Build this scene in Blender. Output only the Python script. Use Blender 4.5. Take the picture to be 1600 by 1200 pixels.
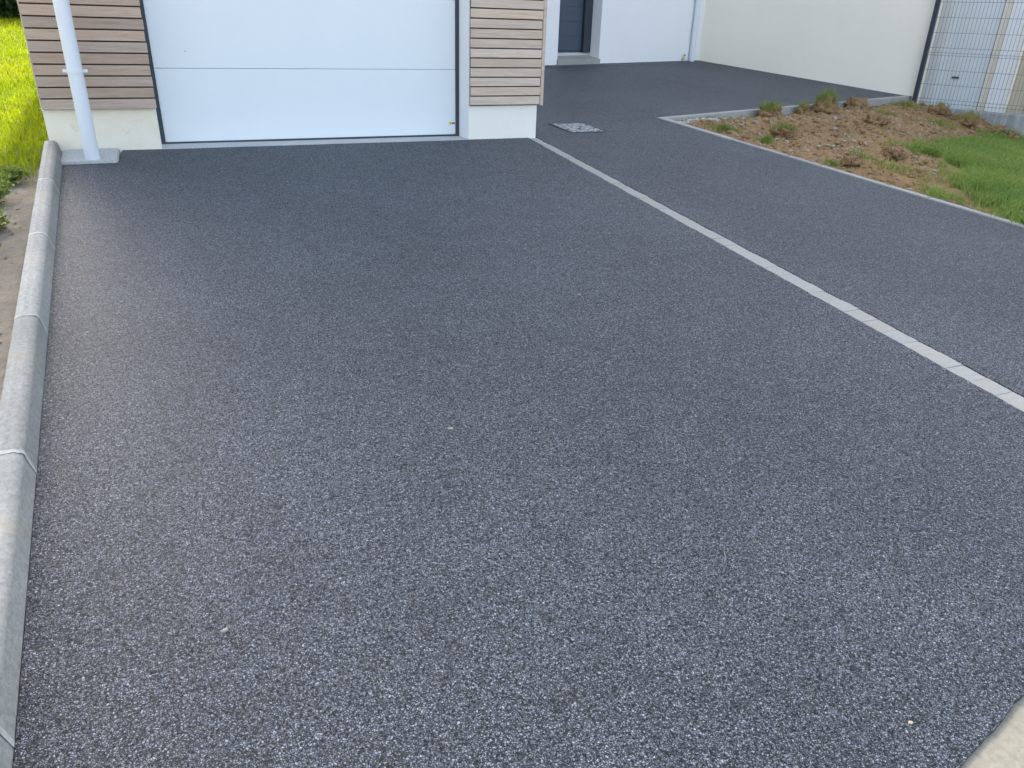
import bpy, bmesh, math, random
import numpy as np
from mathutils import Vector, Matrix, noise
from mathutils.geometry import tessellate_polygon

random.seed(7); rng = np.random.default_rng(7)
for o in list(bpy.data.objects): bpy.data.objects.remove(o)
SC = bpy.context.scene
COL = SC.collection
R = math.radians

# ------------------------------------------------------------------ camera
FPX, CAMZ = 1190.0, 1.47                       # focal length in photo pixels, eye height in metres
def _n(v): return v / np.linalg.norm(v)
_down = _n(np.array([722 - 800, 3080 - 600, FPX]))           # nadir of the verticals
_v1 = np.array([3800 - 800, 123.5 - 600, FPX]); _v1 = _n(_v1 - _down * (_v1 @ _down))   # along the garage front
_Y = np.cross(-_down, _v1)
RC = np.stack([_v1, _Y, -_down])               # camera -> world
O = np.array([0, 0, CAMZ])
cam = bpy.data.cameras.new('camera'); co = bpy.data.objects.new('camera', cam); COL.objects.link(co)
cam.sensor_width = 36; cam.lens = FPX / 1600 * 36; cam.clip_start = 0.05; cam.clip_end = 2000
cr, cu, cb = RC @ np.array([1, 0, 0]), RC @ np.array([0, -1, 0]), RC @ np.array([0, 0, -1])
co.matrix_world = Matrix(((cr[0], cu[0], cb[0], 0), (cr[1], cu[1], cb[1], 0), (cr[2], cu[2], cb[2], CAMZ), (0, 0, 0, 1)))
SC.camera = co

# ------------------------------------------------------------------ sky, sun, exposure
SUN_EL, SUN_AZ = R(34), R(0.6)                   # sun behind the house, azimuth from +Y towards +X
w = bpy.data.worlds.new('World'); SC.world = w; w.use_nodes = True
nt = w.node_tree
sky = nt.nodes.new('ShaderNodeTexSky'); sky.sky_type = 'NISHITA'; sky.sun_disc = False
sky.sun_elevation = SUN_EL; sky.sun_rotation = SUN_AZ
sky.air_density = 1.0; sky.dust_density = 4.0; sky.ozone_density = 0.6
wb = nt.nodes.new('ShaderNodeHueSaturation'); wb.inputs['Saturation'].default_value = .78   # the camera's white balance
nt.links.new(sky.outputs[0], wb.inputs['Color']); nt.links.new(wb.outputs[0], nt.nodes['Background'].inputs[0])
nt.nodes['Background'].inputs[1].default_value = 0.13
sl = bpy.data.lights.new('sun', 'SUN'); sl.energy = 3.2; sl.angle = R(0.6); sl.color = (1, .94, .84)
so = bpy.data.objects.new('sun', sl); COL.objects.link(so)
sd = Vector((math.sin(SUN_AZ) * math.cos(SUN_EL), math.cos(SUN_AZ) * math.cos(SUN_EL), math.sin(SUN_EL)))
so.rotation_euler = sd.to_track_quat('Z', 'Y').to_euler(); so.location = (0, 20, 20)
vs = SC.view_settings; vs.view_transform = 'Standard'; vs.look = 'None'; vs.gamma = 1; vs.use_curve_mapping = False
vs.exposure = 2.36
SC.render.engine = 'CYCLES'

# ------------------------------------------------------------------ pixels -> directions, the ground
SY, SX, XP = 0.0870, 0.030, 2.95               # drive climbs to the garage; court falls a little to the right
def hz(x, y): return SY * y - SX * max(0.0, x - XP)
def ray(p): return RC @ _n(np.array([p[0] - 800.0, p[1] - 600.0, FPX]))
def cast(p, h=hz, far=60):
    r = ray(p); a, b = 0.3, far
    F = lambda t: CAMZ + r[2] * t - h(r[0] * t, r[1] * t)
    for _ in range(60):
        m = (a + b) / 2
        if F(m) > 0: a = m
        else: b = m
    return Vector(O + r * a)
def onplane(p, P, N):
    r = Vector(ray(p)); o = Vector(O); N = Vector(N)
    return o + r * ((Vector(P) - o).dot(N) / r.dot(N))

# ------------------------------------------------------------------ mesh helpers
class MB:
    def __init__(s): s.bm = bmesh.new()
    def box(s, a, b, bev=0.0, seg=1):
        g = bmesh.ops.create_cube(s.bm, size=1)
        sc = [b[i] - a[i] for i in range(3)]; c = [(a[i] + b[i]) / 2 for i in range(3)]
        for v in g['verts']: v.co = Vector([v.co[i] * sc[i] + c[i] for i in range(3)])
        if bev:
            es = list({e for v in g['verts'] for e in v.link_edges})
            bmesh.ops.bevel(s.bm, geom=es, offset=bev, segments=seg, affect='EDGES', profile=.5)
        return s
    def hexa(s, bot, top):
        v = [s.bm.verts.new(p) for p in list(bot) + list(top)]
        n = len(bot)
        s.bm.faces.new(v[:n][::-1]); s.bm.faces.new(v[n:])
        for i in range(n): s.bm.faces.new((v[i], v[(i + 1) % n], v[n + (i + 1) % n], v[n + i]))
        return s
    def tube(s, pts, r, n=8, cap=True, rs=None):
        pts = [Vector(p) for p in pts]; rings = []
        for i, p in enumerate(pts):
            d = (pts[min(i + 1, len(pts) - 1)] - pts[max(i - 1, 0)]).normalized()
            u = d.orthogonal().normalized() if abs(d.z) < .99 else Vector((1, 0, 0))
            u = (u - d * u.dot(d)).normalized(); q = d.cross(u)
            rr = rs[i] if rs else r
            rings.append([s.bm.verts.new(p + (u * math.cos(2 * math.pi * k / n) + q * math.sin(2 * math.pi * k / n)) * rr) for k in range(n)])
        for a, b in zip(rings, rings[1:]):
            for k in range(n): s.bm.faces.new((a[k], a[(k + 1) % n], b[(k + 1) % n], b[k]))
        if cap:
            for rg in (rings[0], rings[-1]): s.bm.faces.new([s.bm.verts.new(v.co) for v in rg])
        return s
    def data(s, name, m=None, smooth=False):
        bmesh.ops.recalc_face_normals(s.bm, faces=s.bm.faces)
        me = bpy.data.meshes.new(name); s.bm.to_mesh(me); s.bm.free()
        if m: me.materials.append(m)
        if smooth:
            for p in me.polygons: p.use_smooth = True
        return me
WM = {}
def link(o, parent=None, M=None, **kw):
    COL.objects.link(o); M = M or Matrix.Identity(4)
    if parent is not None:
        o.parent = parent; o.matrix_parent_inverse = WM[parent.name].inverted()
    o.matrix_basis = M; WM[o.name] = M
    for k, v in kw.items():
        if v: o[k] = v
    return o
def obj(name, me, parent=None, M=None, label=None, category=None, group=None, kind=None):
    return link(bpy.data.objects.new(name, me), parent, M, label=label, category=category, group=group, kind=kind)
def thing(name, loc, label, category, group=None):
    return link(bpy.data.objects.new(name, None), None, Matrix.Translation(loc), label=label, category=category, group=group)
def basis(P, ex, ey, ez):
    return Matrix(((ex.x, ey.x, ez.x, P.x), (ex.y, ey.y, ez.y, P.y), (ex.z, ey.z, ez.z, P.z), (0, 0, 0, 1)))
def sstep(a, b, x):
    t = min(1, max(0, (x - a) / (b - a))); return t * t * (3 - 2 * t)

# ------------------------------------------------------------------ materials
class T:
    def __init__(s, name):
        s.m = bpy.data.materials.new(name); s.m.use_nodes = True
        s.t = s.m.node_tree; s.p = s.t.nodes['Principled BSDF']; s.out = s.t.nodes['Material Output']
        s.tc = s.n('ShaderNodeTexCoord')
    def n(s, ty, **kw):
        n = s.t.nodes.new(ty)
        for k, v in kw.items(): setattr(n, k, v)
        return n
    def l(s, a, b): s.t.links.new(a, b)
    def co(s, scale=(1, 1, 1), space='Object'):
        mp = s.n('ShaderNodeMapping'); mp.inputs['Scale'].default_value = scale
        s.l(s.tc.outputs[space], mp.inputs[0]); return mp.outputs[0]
    def noise(s, sc, det=4, rough=.55, vec=None, dist=0):
        n = s.n('ShaderNodeTexNoise'); n.inputs['Scale'].default_value = sc; n.inputs['Detail'].default_value = det
        n.inputs['Roughness'].default_value = rough; n.inputs['Distortion'].default_value = dist
        s.l(vec or s.tc.outputs['Object'], n.inputs['Vector']); return n.outputs['Fac']
    def vor(s, sc, feature='F1', vec=None):
        n = s.n('ShaderNodeTexVoronoi', feature=feature); n.inputs['Scale'].default_value = sc
        s.l(vec or s.tc.outputs['Object'], n.inputs['Vector']); return n
    def ramp(s, fac, stops, interp='LINEAR'):
        r = s.n('ShaderNodeValToRGB'); r.color_ramp.interpolation = interp
        e = r.color_ramp.elements
        while len(e) < len(stops): e.new(.5)
        for el, (p, c) in zip(e, stops):
            el.position = p; el.color = (c, c, c, 1) if not hasattr(c, '__len__') else (*c, 1)
        s.l(fac, r.inputs[0]); return r.outputs[0]
    def mix(s, fac, a, b, bt='MIX'):
        n = s.n('ShaderNodeMix', data_type='RGBA', blend_type=bt)
        for sock, v in ((n.inputs[0], fac), (n.inputs[6], a), (n.inputs[7], b)):
            if hasattr(v, 'is_linked'): s.l(v, sock)
            elif hasattr(v, '__len__'): sock.default_value = (*v, 1)
            else: sock.default_value = v
        return n.outputs[2]
    def math(s, op, a, b=0.0, clamp=False):
        n = s.n('ShaderNodeMath', operation=op, use_clamp=clamp)
        for sock, v in ((n.inputs[0], a), (n.inputs[1], b)):
            if hasattr(v, 'is_linked'): s.l(v, sock)
            else: sock.default_value = v
        return n.outputs[0]
    def bump(s, h, strength=.5, dist=.01, nrm=None):
        b = s.n('ShaderNodeBump'); b.inputs['Strength'].default_value = strength; b.inputs['Distance'].default_value = dist
        s.l(h, b.inputs['Height'])
        if nrm: s.l(nrm, b.inputs['Normal'])
        return b.outputs[0]
    def fin(s, col=None, rough=.7, nrm=None, spec=.5, metal=0):
        if col is not None:
            if hasattr(col, 'is_linked'): s.l(col, s.p.inputs['Base Color'])
            else: s.p.inputs['Base Color'].default_value = (*col, 1)
        if hasattr(rough, 'is_linked'): s.l(rough, s.p.inputs['Roughness'])
        else: s.p.inputs['Roughness'].default_value = rough
        if nrm: s.l(nrm, s.p.inputs['Normal'])
        s.p.inputs['Specular IOR Level'].default_value = spec; s.p.inputs['Metallic'].default_value = metal
        return s.m

def m_asphalt():
    t = T('asphalt')
    pos = t.co()
    wn = t.n('ShaderNodeTexNoise'); wn.inputs['Scale'].default_value = 90; wn.inputs['Detail'].default_value = 1
    t.l(pos, wn.inputs['Vector'])
    va = t.n('ShaderNodeVectorMath', operation='MULTIPLY_ADD'); va.inputs[1].default_value = (.006,) * 3
    t.l(wn.outputs['Color'], va.inputs[0]); t.l(pos, va.inputs[2]); wp = va.outputs[0]
    v1 = t.vor(182, vec=wp); ve = t.vor(182, 'DISTANCE_TO_EDGE', wp); v2 = t.vor(330, vec=wp)
    pit = t.noise(145, 4, .7, wp); mid = t.noise(6, 5, .65); big = t.noise(.7, 3, .5)
    sp = t.n('ShaderNodeSeparateColor'); t.l(v1.outputs['Color'], sp.inputs[0])
    c1 = t.ramp(sp.outputs[0], [(0, .11), (.3, .185), (.65, .26), (.9, .33), (1, .42)])
    sp2 = t.n('ShaderNodeSeparateColor'); t.l(v2.outputs['Color'], sp2.inputs[0])
    c2 = t.ramp(sp2.outputs[0], [(0, .08), (.6, .20), (1, .34)])
    c = t.mix(t.ramp(sp.outputs[1], [(.62, 0), (.67, 1)]), c1, c2)      # coarse chippings among fines
    c = t.mix(1, c, t.ramp(ve.outputs['Distance'], [(.02, .14), (.22, 1)]), 'MULTIPLY')
    hole = t.ramp(pit, [(.40, .08), (.51, 1)])                          # open pores of the mat
    c = t.mix(1, c, hole, 'MULTIPLY')
    c = t.mix(1, c, (.93, 1.0, 1.12), 'MULTIPLY')
    tint = t.ramp(sp.outputs[2], [(0, (.96, .99, 1.03)), (.5, (1, 1, 1)), (1, (1.08, 1.02, .93))])
    c = t.mix(1, c, tint, 'MULTIPLY')
    c = t.mix(1, c, t.ramp(mid, [(.3, .90), (.7, 1.1)]), 'MULTIPLY')
    c = t.mix(1, c, t.ramp(big, [(.35, .90), (.65, 1.12)]), 'MULTIPLY')
    c = t.mix(t.ramp(t.noise(3.3, 6, .7), [(.71, 0), (.80, .4)]), c, (.17, .15, .12))
    # every stone leans its own way
    g = t.n('ShaderNodeNewGeometry')
    vm = t.n('ShaderNodeVectorMath', operation='SUBTRACT'); t.l(v1.outputs['Color'], vm.inputs[0]); vm.inputs[1].default_value = (.5, .5, .5)
    vs_ = t.n('ShaderNodeVectorMath', operation='SCALE'); t.l(vm.outputs[0], vs_.inputs[0]); vs_.inputs['Scale'].default_value = .62
    ad = t.n('ShaderNodeVectorMath', operation='ADD'); t.l(vs_.outputs[0], ad.inputs[0]); t.l(g.outputs['Normal'], ad.inputs[1])
    no = t.n('ShaderNodeVectorMath', operation='NORMALIZE'); t.l(ad.outputs[0], no.inputs[0])
    h = t.math('MULTIPLY', t.ramp(ve.outputs['Distance'], [(0, .35), (.15, .85), (.35, 1)]), hole)
    nb = t.bump(h, .85, .004, no.outputs[0])
    rough = t.ramp(sp.outputs[1], [(0, .38), (1, .70)])
    return t.fin(c, rough, nb, .26)
def m_concrete(name, a, b, stain=(.2, .17, .12), st=.3, bmp=.35, pores=True):
    t = T(name)
    n1 = t.noise(3, 6, .65); n2 = t.noise(60, 5, .7)
    c = t.mix(t.ramp(n1, [(.3, 0), (.7, 1)]), a, b)
    c = t.mix(t.ramp(n2, [(.38, .0), (.72, .55)]), c, [x * .5 for x in a])
    c = t.mix(t.ramp(t.noise(5, 6, .7), [(.56, 0), (.74, st)]), c, stain)
    if pores: c = t.mix(t.ramp(t.vor(150).outputs['Distance'], [(.05, .55), (.16, 0)]), c, [x * .35 for x in a])
    oi = t.n('ShaderNodeObjectInfo')
    c = t.mix(1, c, t.ramp(oi.outputs['Random'], [(0, .84), (1, 1.06)]), 'MULTIPLY')
    return t.fin(c, .88, t.bump(n2, bmp, .006), .25)
def m_paver():
    t = T('paver_stone'); oi = t.n('ShaderNodeObjectInfo')
    c = t.ramp(oi.outputs['Random'], [(0, (.325, .308, .265)), (.3, (.355, .335, .285)), (.6, (.34, .327, .285)), (.8, (.335, .328, .295)), (1, (.37, .35, .295))])
    n = t.noise(45, 6, .7); n1 = t.noise(9, 4)
    c = t.mix(t.ramp(n, [(.4, 0), (.8, .5)]), c, (.24, .23, .21))
    c = t.mix(t.ramp(n1, [(.5, 0), (.75, .3)]), c, (.46, .46, .43))
    return t.fin(c, .85, t.bump(n, .6, .006), .3)
def m_stucco(name, col, var=.06, sc=140, bst=.35):
    t = T(name); n = t.noise(sc, 3, .6); b = t.noise(.9, 5, .6)
    c = t.mix(t.ramp(b, [(.3, 0), (.7, 1)]), [x * (1 - var) for x in col], col)
    c = t.mix(t.ramp(t.noise(3.5, 6, .7), [(.55, 0), (.8, .14)]), c, (col[0] * .72, col[1] * .68, col[2] * .6))
    return t.fin(c, .9, t.bump(n, bst, .004), .2)
def m_plinth():
    t = T('plinth_render'); n = t.noise(110, 4, .65); b = t.noise(4, 6, .65)
    c = t.mix(t.ramp(b, [(.35, 0), (.7, 1)]), (.84, .75, .58), (.89, .83, .69))
    c = t.mix(t.ramp(t.noise(9, 6, .75), [(.60, 0), (.74, .55)]), c, (.52, .36, .17))
    c = t.mix(t.ramp(t.vor(60).outputs['Distance'], [(.05, .4), (.12, 0)]), c, (.3, .26, .18))
    return t.fin(c, .92, t.bump(n, .5, .006), .2)
def m_wood(name, a, b, d):
    t = T(name); oi = t.n('ShaderNodeObjectInfo')
    off = t.n('ShaderNodeVectorMath', operation='MULTIPLY_ADD'); t.l(oi.outputs['Random'], off.inputs[0]); off.inputs[1].default_value = (37, 53, 71)
    t.l(t.tc.outputs['Object'], off.inputs[2])
    mp = t.n('ShaderNodeMapping'); mp.inputs['Scale'].default_value = (2.2, 30, 42); t.l(off.outputs[0], mp.inputs[0])
    g = t.noise(1.0, 6, .68, mp.outputs[0], 1.4)
    mp2 = t.n('ShaderNodeMapping'); mp2.inputs['Scale'].default_value = (5, 60, 130); t.l(off.outputs[0], mp2.inputs[0])
    f = t.noise(1.0, 4, .7, mp2.outputs[0], .6)
    c = t.mix(t.ramp(g, [(.32, 0), (.68, 1)]), a, b)
    c = t.mix(t.ramp(f, [(.52, 0), (.72, .6)]), c, d)
    c = t.mix(t.ramp(t.noise(4, 4, .6, off.outputs[0]), [(.5, 0), (.72, .14)]), c, (.42, .39, .36))
    v = t.n('ShaderNodeHueSaturation'); t.l(c, v.inputs['Color'])
    t.l(t.ramp(oi.outputs['Random'], [(0, .84), (1, 1.1)]), v.inputs['Value'])
    vv = t.math('MULTIPLY', oi.outputs['Random'], 7.13); vv = t.math('FRACT', vv)
    t.l(t.ramp(vv, [(0, .85), (1, 1.1)]), v.inputs['Saturation'])
    return t.fin(v.outputs[0], .82, t.bump(t.math('ADD', g, f), .45, .004), .25)
def m_plain(name, col, rough=.5, spec=.5, metal=0, nsc=40, nst=.05, var=.05):
    t = T(name); n = t.noise(nsc, 3, .6)
    c = t.mix(t.ramp(t.noise(2.5, 5, .65), [(.3, 0), (.7, 1)]), [x * (1 - var) for x in col], col)
    return t.fin(c, rough, t.bump(n, nst, .002), spec, metal)
def m_soil(name, sand=False):
    t = T(name); n = t.noise(14, 8, .75); n2 = t.noise(90, 5, .7); b = t.noise(1.6, 5, .6)
    if sand: st = [(.25, (.20, .165, .12)), (.5, (.31, .265, .20)), (.75, (.40, .35, .275))]
    else: st = [(.22, (.12, .058, .024)), (.42, (.28, .15, .064)), (.62, (.42, .25, .11)), (.84, (.58, .41, .21))]
    c = t.ramp(n, st)
    c = t.mix(t.ramp(n2, [(.35, 0), (.8, .55)]), c, (.45, .36, .25) if not sand else (.22, .19, .15))
    c = t.mix(t.ramp(b, [(.45, 0), (.75, .45)]), c, (.19, .115, .062) if not sand else (.14, .125, .105))
    if not sand: c = t.mix(t.ramp(t.vor(55).outputs['Distance'], [(.10, .5), (.2, 0)]), c, (.36, .34, .31))
    return t.fin(c, .97, t.bump(t.math('ADD', n, n2), .9, .02), .1)
def m_leaf(name, a, b, trans=.35, rough=.55):
    t = T(name); at = t.n('ShaderNodeAttribute', attribute_name='tone')
    c = t.mix(at.outputs['Fac'], a, b)
    c = t.mix(t.ramp(t.noise(1.7, 4, .6), [(.35, 0), (.7, .35)]), c, [x * .6 for x in a])
    t.fin(c, rough, None, .3)
    tr = t.n('ShaderNodeBsdfTranslucent'); t.l(c, tr.inputs[0])
    ms = t.n('ShaderNodeMixShader'); ms.inputs[0].default_value = trans
    t.l(t.p.outputs[0], ms.inputs[1]); t.l(tr.outputs[0], ms.inputs[2]); t.l(ms.outputs[0], t.out.inputs[0])
    return t.m

ASPH = m_asphalt()
KERB = m_concrete('kerb_concrete', (.29, .29, .262), (.385, .38, .345), (.40, .335, .225), .6, .9)
CONC = m_concrete('concrete', (.35, .34, .305), (.44, .43, .385), (.26, .235, .18), .35)
MORT = m_concrete('mortar', (.42, .41, .38), (.5, .49, .45), (.34, .3, .24), .2, pores=False)
BCON = m_concrete('street_kerb_concrete', (.38, .335, .245), (.45, .405, .305), (.33, .27, .16), .5)
WCON = m_concrete('weathered_concrete', (.24, .25, .24), (.33, .34, .33), (.17, .165, .14), .5)
PAVE = m_paver(); JOINT = m_concrete('joint_mortar', (.44, .43, .395), (.54, .53, .48), (.38, .34, .27), .3, pores=False); CONCL = m_concrete('pale_concrete', (.5, .5, .475), (.6, .6, .57), (.4, .36, .28), .3)
WHITE = m_stucco('white_render', (.86, .85, .83), .05, 170, .25)
GREYW = m_stucco('warm_grey_render', (.92, .845, .70), .05, 170, .3)
BEIGE = m_stucco('beige_render', (.60, .52, .38), .12)
PLIN = m_plinth()
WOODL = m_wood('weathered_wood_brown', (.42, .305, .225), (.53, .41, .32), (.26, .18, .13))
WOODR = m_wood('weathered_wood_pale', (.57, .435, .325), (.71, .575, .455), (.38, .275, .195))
DOORW = m_plain('white_door_coat', (.765, .80, .80), .42, .4, 0, 260, .12, .02)
PVC = m_plain('white_pvc', (.70, .725, .75), .33, .5, 0, 20, .02, .03)
ANTH = m_plain('anthracite_coat', (.030, .037, .048), .45, .5)
DOORD = m_plain('dark_blue_door', (.055, .075, .105), .4, .5)
FRAME = m_plain('dark_seal', (.05, .056, .068), .55, .4); BACKM = m_plain('slat_backing', (.075, .06, .05), .8, .2)
WIRE = m_plain('grey_wire', (.16, .18, .19), .5, .4)
STEEL = m_plain('galvanised_steel', (.52, .53, .54), .42, .5, .8, 30, .05, .15)
SOIL = m_soil('soil'); CLOD = m_soil('clod_earth'); SAND = m_soil('sandy_bank', True)
TERR = m_soil('terrain_earth', True); FIELD = m_plain('field_earth', (.16, .18, .02), .95, .1, 0, 60, .5, .4)
GRASSL = m_leaf('sunlit_grass', (.16, .24, .004), (.33, .37, .006), .45)
GRASSR = m_leaf('lawn_grass', (.16, .27, .05), (.38, .44, .11), .45)
TUFT = m_leaf('tuft_grass', (.17, .27, .045), (.44, .40, .14), .42)
LEAF = m_leaf('weed_leaf', (.10, .16, .03), (.26, .30, .06), .35)
HEDGE = m_leaf('hedge_leaf', (.02, .045, .012), (.07, .10, .03), .3)
def m_streaked():
    t = T('streaked_concrete'); st = t.noise(1, 5, .7, t.co((14, 14, .7))); b = t.noise(2, 5, .6); f = t.noise(70, 4, .7)
    c = t.mix(t.ramp(b, [(.3, 0), (.7, 1)]), (.25, .26, .245), (.34, .35, .335))
    c = t.mix(t.ramp(st, [(.5, 0), (.68, .75)]), c, (.52, .525, .50)); c = t.mix(t.ramp(st, [(.3, .6), (.44, 0)]), c, (.15, .16, .14))
    return t.fin(t.mix(t.ramp(f, [(.4, 0), (.8, .4)]), c, (.17, .17, .16)), .92, t.bump(f, .4, .006), .2)
STREAK = m_streaked()
STONE = m_concrete('gravel_stone', (.38, .345, .29), (.50, .46, .40), pores=False)
YEL = m_plain('pale_yellow_plastic', (.62, .58, .34), .5)

# ------------------------------------------------------------------ key points
YF = 6.24                                      # garage front wall plane
kA, kB = cast((97, 260)), cast((22, 1170))     # kerb foot line
pA, pB = cast((828, 217)), cast((1600, 645))   # left edge of paver line
qA, qB = cast((838, 215.5)), cast((1600, 619))
eA, eB, eC = cast((1025, 185)), cast((1600, 357)), cast((1420, 150))
sA, sB = cast((1500, 1200)), cast((1600, 1083))
cornW, wallL, greyE = cast((1091, 94.5)), cast((852, 102.3)), cast((1428, 152))
def on(a, b, y): f = (y - a.y) / (b.y - a.y); return a.x + (b.x - a.x) * f
kx = lambda y: on(kA, kB, y)
PW = 0.122
px = lambda y: on(pA, pB, y)
sdir = (sB - sA); sdir.z = 0; sdir.normalize()
sy_at = lambda x: sA.y + (x - sA.x) * sdir.y / sdir.x

# ------------------------------------------------------------------ setting: terrain and asphalt
def sheet(name, f, x0, x1, y0, y1, st, m, inside=None, parent=None, **kw):
    nx, ny = int((x1 - x0) / st) + 1, int((y1 - y0) / st) + 1
    V, idx = [], {}
    for j in range(ny):
        for i in range(nx):
            x, y = x0 + i * st, y0 + j * st
            if inside is None or inside(x, y): idx[i, j] = len(V); V.append((x, y, f(x, y)))
    Fc = [(idx[i, j], idx[i + 1, j], idx[i + 1, j + 1], idx[i, j + 1]) for j in range(ny - 1) for i in range(nx - 1)
          if all(k in idx for k in ((i, j), (i + 1, j), (i + 1, j + 1), (i, j + 1)))]
    me = bpy.data.meshes.new(name); me.from_pydata(V, [], Fc); me.materials.append(m)
    for p in me.polygons: p.use_smooth = True
    return obj(name, me, parent, **kw)
def fbm(x, y, s, seed=0, o=4): return noise.fractal(Vector((x * s, y * s, seed)), 1.0, 2.0, o)
def terr(x, y):
    yy = max(-2.0, min(14.0, y)); xx = max(-3, min(12, x))
    return hz(xx, yy) - .34
sheet('ground', terr, -150, 150, -150, 150, 2.0, TERR, kind='structure')

def jag(poly, amp, st=.025, hf=hz, dz=0.0):
    out = []
    for (a, b, am) in poly:
        L = math.hypot(b[0] - a[0], b[1] - a[1]); n = max(1, int(L / st) if am else 1)
        nx, ny = -(b[1] - a[1]) / L, (b[0] - a[0]) / L
        for i in range(n):
            f = i / n; e = am * amp * (random.uniform(-1, 1) * .6 + fbm(a[0] + f * L * 9, b[1], 1.0)) if i else 0
            x, y = a[0] + (b[0] - a[0]) * f + nx * e, a[1] + (b[1] - a[1]) * f + ny * e
            out.append(Vector((x, y, hf(x, y) + dz)))
    return out
def slab(name, pts, m, skirt, **kw):
    tri = tessellate_polygon([pts]); n = len(pts)
    V = [tuple(p) for p in pts] + [(p.x, p.y, p.z - skirt) for p in pts]
    Fc = [tuple(t) for t in tri] + [(i, i + n, (i + 1) % n + n, (i + 1) % n) for i in range(n)]
    me = bpy.data.meshes.new(name); me.from_pydata(V, [], Fc); me.materials.append(m)
    bm = bmesh.new(); bm.from_mesh(me); bmesh.ops.recalc_face_normals(bm, faces=bm.faces); bm.to_mesh(me); bm.free()
    return obj(name, me, **kw)

padL, padR, padF = kx(YF) + .0, cast((186, 250)).x, cast((140, 257)).y
yS = lambda x: sy_at(x)
xk0 = kx(.2); XR0 = px(1.2)
def chain(P, am): return [(P[i], P[(i + 1) % len(P)], am[i]) for i in range(len(P))]
# drive: street edge -> pavers -> garage front -> pad -> kerb
D = [(kx(.1) , sy_at(kx(.1))), (px(1.0), sy_at(px(1.0))), (px(YF), YF), (padR + .02, YF + .0), (padR, padF + .02), (padR - .02, padF), (kx(padF) , padF)]
slab('driveway', jag(chain(D, [.45, .6, .9, .3, .3, .5, .15]), .007, dz=.004), ASPH, .05, kind='structure')
RPX = lambda y: px(y) + PW
fe1 = (cornW - wallL); fe1.z = 0; fe1.normalize(); fen = Vector((fe1.y, -fe1.x, 0))
wl = wallL - fe1 * 3.2
e1d = (eB - eA); e1d.z = 0; e1d.normalize(); e2d = (eC - eA); e2d.z = 0; e2d.normalize()
gd = (greyE - cornW); gd.z = 0; glen = gd.length; gd.normalize()
eEnd = eA + e1d * 7.2
Rp = [(RPX(.4), sy_at(RPX(.4))), (eEnd.x, sy_at(eEnd.x) if sy_at(eEnd.x) < 1.3 else 1.3), (eA.x, eA.y), (eC.x - .03, eC.y - .01), (greyE.x + .02, greyE.y + .02), (cornW.x + .05, cornW.y + .05), (wl.x, wl.y + .05), (RPX(YF) - .04, YF + .0)]
def hzr(x, y): return hz(x, y)
slab('path', jag(chain(Rp, [0, .25, .25, 0, .3, .4, 0, .8]),   .006, dz=.003), ASPH, .06, kind='structure')

# road in front of the street kerb (behind and beside the camera)
snrm = Vector((sdir.y, -sdir.x, 0))
def road_h(x, y): return min(hz(x, y), .05) - .05
b0 = Vector((sA.x, sA.y, 0)) + snrm * .36
P = [b0 - sdir * 14, b0 + sdir * 14, b0 + sdir * 14 + snrm * 6, b0 - sdir * 14 + snrm * 6]
zr = hz(sA.x, sA.y) - .055
slab('road', [Vector((p.x, p.y, zr - .02 * i)) for i, p in zip((0, 0, 1, 1), P)], ASPH, .05, kind='structure')

# street kerb: flush concrete stones at the foot of the drive
sk = MB(); a0 = Vector((sA.x, sA.y, 0)) - sdir * 6
def skz(p): return hz(p.x, p.y)
def strip(a, d, nrm, L, w0, w1, ztop, zbot):
    q = [a + nrm * w0, a + d * L + nrm * w0, a + d * L + nrm * w1, a + nrm * w1]
    return [Vector((v.x, v.y, zbot(v))) for v in q], [Vector((v.x, v.y, ztop(v))) for v in q]
skerb = obj('street_kerb', sk.hexa(*strip(a0, sdir, snrm, 14, .03, .34, lambda v: hz(v.x, v.y) - .06, lambda v: hz(v.x, v.y) - .2)).data('street_kerb', MORT), kind='structure')
for i in range(14):
    a = a0 + sdir * (i * 1.0 + .004 + .62)
    z0 = hz(a.x, a.y); L = .992
    bm = MB()
    ez = Vector((0, 0, 1)); bm.box((0, -.02, -.14), (L, .30, .0), .008, 2)
    obj('kerb_stone', bm.data('street_kerb_stone', BCON), skerb, basis(Vector((a.x, a.y, z0 - .002)), Vector((sdir.x, sdir.y, SY * sdir.y)).normalized(), Vector((snrm.x, snrm.y, 0)), ez))

# rounded kerb on the left
kd = (kB - kA); kd.normalize()                 # down the slope
kl = Vector((0, 0, 1)).cross(kd) * -1; kl.z = 0; kl.normalize()
if kl.x > 0: kl = -kl                          # towards the bank
kz = kd.cross(kl); kz = kz if kz.z > 0 else -kz
KH, KW = .095, .098
def kprofile():
    pr = [(0, -.16), (0.0, .004), (.014, .066)]
    for k in range(1, 8):
        a = k / 7 * math.radians(78); pr.append((.014 + .030 * (1 - math.cos(a)) + .004 * k / 7, .066 + (KH - .066) * math.sin(a) / math.sin(math.radians(78))))
    pr += [(KW - .03, KH + .002), (KW - .008, KH - .003), (KW, KH - .015), (KW, -.16)]
    return pr
def extrude(pr, L, sub=1):
    m = MB(); rows = [[m.bm.verts.new((L * i / sub, u, v)) for u, v in pr] for i in range(sub + 1)]
    for a, b in zip(rows, rows[1:]):
        for k in range(len(pr) - 1): m.bm.faces.new((a[k], a[k + 1], b[k + 1], b[k]))
    for rw in (rows[0], rows[-1]): m.bm.faces.new([m.bm.verts.new(v.co) for v in rw])
    return m
joints = [cast((76, 281), lambda x, y: hz(x, y) + .09)]
T0 = (joints[0] - kA).dot(kd)
kern = extrude([(u + .004, min(v, KH - .004)) if v > 0 else (u + .004, v) for u, v in kprofile()], 9.0)
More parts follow.
